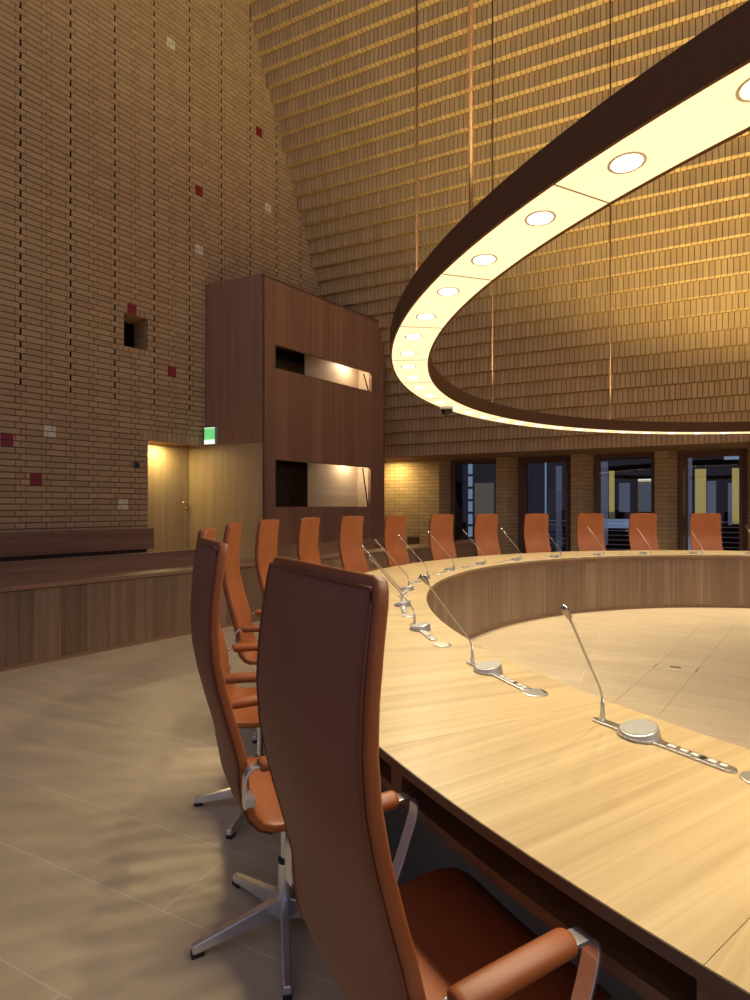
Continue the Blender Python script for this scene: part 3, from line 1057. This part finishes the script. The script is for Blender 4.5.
# ------------------------------------------------------------------ microphone units and cable ports
mic = empty('table_microphone', Matrix.Identity(4))
m = MB()
path = [(-.03, 0), (.43, 0)]
out_ = []
for k in range(13):
    a = pi / 2 + pi * k / 12; out_.append((-.012 + .020 * cos(a), .020 * sin(a)))
for k in range(13):
    a = -pi / 2 + pi * k / 12; out_.append((.375 + .020 * cos(a), .020 * sin(a)))
m.prism(out_, 0, .007)
m.build('base_strip', STEEL, mic, bevel=.0025)
PB_ = plain('pale_buttons', (.55, .53, .50), .35)
for x_, w_ in ((.215, .02), (.25, .018), (.28, .018), (.325, .02), (.355, .016)):
    m = MB(); m.box(x_, x_ + w_, -.008, .008, .007, .009); m.build('button', PB_, mic)
m = MB(); m.box(.305, .316, -.008, .008, .007, .0092); m.build('dark_button', RUBBER, mic)
m = MB(); m.lathe([(.058, .0), (.060, .004), (.059, .009)], 32, .125)
n0 = len(m.v)
m.lathe([(.057, .009), (.053, .023), (.050, .0245)], 32, .125)
for q in range(n0, len(m.v)):
    x_, y_, z_ = m.v[q]
    if z_ > .012:
        m.v[q] = (x_, y_, z_ + (.20 * y_ + .003) + .05 * (x_ - .125))
m.build('loudspeaker', SATIN, mic, smooth=False, bevel=.001)
m = MB(); m.lathe([(.047, .024), (.047, .0255)], 32, .125)
for q in range(len(m.v)):
    x_, y_, z_ = m.v[q]
    m.v[q] = (x_, y_, z_ + (.20 * y_ + .003) + .05 * (x_ - .125))
m.build('grille', MESH_G, mic)
m = MB()
m.lathe([(.0095, .007), (.0085, .02), (.0062, .05), (.005, .075)], 16)
m.build('stalk_socket', STEEL, mic, smooth=True)
ST_ = [(0, 0, .05), (.001, -.003, .075), (.006, -.018, .105), (.015, -.043, .135), (.04, -.115, .212), (.065, -.187, .291), (.089, -.257, .368)]
m = MB(); m.tube(bezier(ST_, 4), .0036, 8)
stalk = m.build('gooseneck', plain('gooseneck_metal', (.42, .40, .38), .35, 1), mic, smooth=True)
m = MB()
p0, dirv = Vector((.088, -.254, .365)), Vector((.025, -.071, .068)).normalized()
m.tube([p0, p0 + dirv * .006, p0 + dirv * .02, p0 + dirv * .036, p0 + dirv * .052, p0 + dirv * .057], [.005, .008, .0095, .0105, .0095, .006], 14)
m.build('microphone_head', plain('dark_chrome', (.30, .28, .27), .25, 1), stalk, smooth=True)
port = empty('cable_port', Matrix.Identity(4))
m = MB(); m.lathe([(.046, 0), (.046, .003), (.043, .0045)], 36); m.build('lid', SATIN, port)
m = MB()
seg_ = [(.040 * cos(R(a)), .040 * sin(R(a))) for a in range(-115, -29, 8)]
m.prism(seg_, .0045, .0052); m.build('opening', RUBBER, port)
ML_ = ['nearest the camera', 'second from the camera', 'third from the camera', 'fourth along the table', 'fifth along the table', 'sixth along the table',
       'before the yellow-lit brick pier', 'before the chair by the first window', 'before the first slim pier', 'before the second window', 'before the second slim pier',
       'before the third window', 'before the third slim pier', 'before the fourth window at the picture edge', 'past the fourth window']
PL_ = ['nearest, cut off at the right edge', 'second nearest, with clear dark opening', 'third along the table', 'fourth along the table', 'fifth along the table', 'sixth along the table',
       'seventh along the table', 'eighth along the table', 'ninth along the table', 'tenth along the table', 'eleventh along the table', 'twelfth along the table', 'thirteenth along the table', 'fourteenth along the table']
tm, tp = CH(mic), CH(port)
LEAN = [1.0, 1.22, .85, 1.0, .95, .85, .85, .8, .8, .8, .75, .75, .75, .75, .8]
for i in range(15):
    a = R(-151.6 - 10 * i + (.0, .4, -.5, -.5, -.5)[min(i, 4)]); r = 4.36
    mw = Matrix.Translation((CX + r * cos(a), CY + r * sin(a), .74)) @ Matrix.Rotation(a + R(2.6) + pi / 2, 4, 'Z')
    # local x along the strip, local -y outwards: turn so that +y points out
    mw = Matrix.Translation((CX + r * cos(a), CY + r * sin(a), .74)) @ Matrix(((-sin(a + R(2.6)), cos(a + R(2.6)), 0, 0), (cos(a + R(2.6)), sin(a + R(2.6)), 0, 0), (0, 0, 1, 0), (0, 0, 0, 1)))
    if i == 0:
        mirrored = mw
    c = copy_tree(mic, None, Matrix.Translation(mw.to_translation()) @ Matrix.Rotation(a + R(2.6) + pi / 2, 4, 'Z'), tm)
    for k in kids(c):
        if k.name.split('.')[0] == 'gooseneck' and i >= 2:
            k.matrix_local = Matrix.Diagonal((.72 if i < 5 else .6, .95, 1, 1))
    tag(c, 'silver gooseneck table microphone ' + ML_[i], 'microphone', 'gooseneck microphones on the ring table')
for t_ in [x for k, ch in tm for x in [k] + [q[0] for q in ch]] + [mic]:
    bpy.data.objects.remove(t_)
for i in range(14):
    a = R(-145.7 - 10 * i); r = 4.352
    c = copy_tree(port, None, Matrix.Translation((CX + r * cos(a), CY + r * sin(a), .74)) @ Matrix.Rotation(a + pi / 2 + R(150), 4, 'Z'), tp)
    tag(c, 'flat round silver cable port in the tabletop, ' + PL_[i], 'cable port', 'round cable ports in the tabletop')
for t_ in [k for k, ch in tp] + [port]:
    bpy.data.objects.remove(t_)

# ------------------------------------------------------------------ lights
def light(name, typ, loc, energy, col, **kw):
    d = bpy.data.lights.new(name, typ); d.energy = energy; d.color = col
    for k, v in kw.items(): setattr(d, k, v)
    o = bpy.data.objects.new(name, d); COL.objects.link(o); o.location = loc
    return o


WARM = (1, .85, .58)
sd = bpy.data.lights.new('downlight_beam', 'SPOT')
sd.energy, sd.color, sd.spot_size, sd.spot_blend, sd.shadow_soft_size = 39, WARM, R(150), 1.0, .045
for k in range(72):
    o = bpy.data.objects.new('downlight_beam', sd); COL.objects.link(o)
    a = R(A0 - 2.5 - 5 * k)
    o.location = (CX + 4.315 * cos(a), CY + 4.315 * sin(a), ZL - .02)
su = bpy.data.lights.new('uplight_beam', 'SPOT')
su.energy, su.color, su.spot_size, su.spot_blend, su.shadow_soft_size = 165, (1, .82, .34), R(118), 1.0, .06
for k in range(36):
    o = bpy.data.objects.new('uplight_beam', su); COL.objects.link(o)
    a = R(A0 - 10 * k)
    o.location = (CX + 4.3 * cos(a), CY + 4.3 * sin(a), ZL + HL + .03); o.rotation_euler = (pi, 0, 0)
# lamp let into the soffit of the door recess
s_, d_ = wl(158, WP + .17)
v = ML @ Vector((s_, WP + .14, DOOR[3] - .012))
light('door_lamp', 'AREA', v, 15, (1, .80, .36), size=.1)
# lamp in the soffit beside the booth, over the brick pier
t_, d_ = wb(389, 12.3)
v = MBK @ Vector((t_, 12.45, ZS - .012))
light('pier_lamp', 'AREA', v, 22, (1, .78, .34), size=.12)
for wi, w in enumerate(WINS):
    v = ML @ Vector((8.75, BP + .27, w[3] + .235))
    light('booth_lamp', 'AREA', v, 10 if wi == 0 else 9, (1, .84, .62), size=.08)

w = bpy.data.worlds.new('dusk'); SC.world = w; w.use_nodes = True
bg = w.node_tree.nodes['Background']
bg.inputs['Color'].default_value = (.74, .71, .98, 1); bg.inputs['Strength'].default_value = .33

# ------------------------------------------------------------------ camera and view
cam = bpy.data.cameras.new('camera')
co = bpy.data.objects.new('camera', cam); COL.objects.link(co)
co.location = (0, 0, CAMZ); co.rotation_euler = (R(90), 0, 0)
cam.sensor_fit = 'VERTICAL'; cam.sensor_height = 24.0; cam.lens = 24.0 * F / 1000
cam.shift_y = (YH - 500) / 1000
cam.clip_start = .05
SC.camera = co
vs = SC.view_settings
vs.view_transform = 'Standard'; vs.look = 'None'; vs.gamma = 1; vs.use_curve_mapping = False
vs.exposure = 0.0
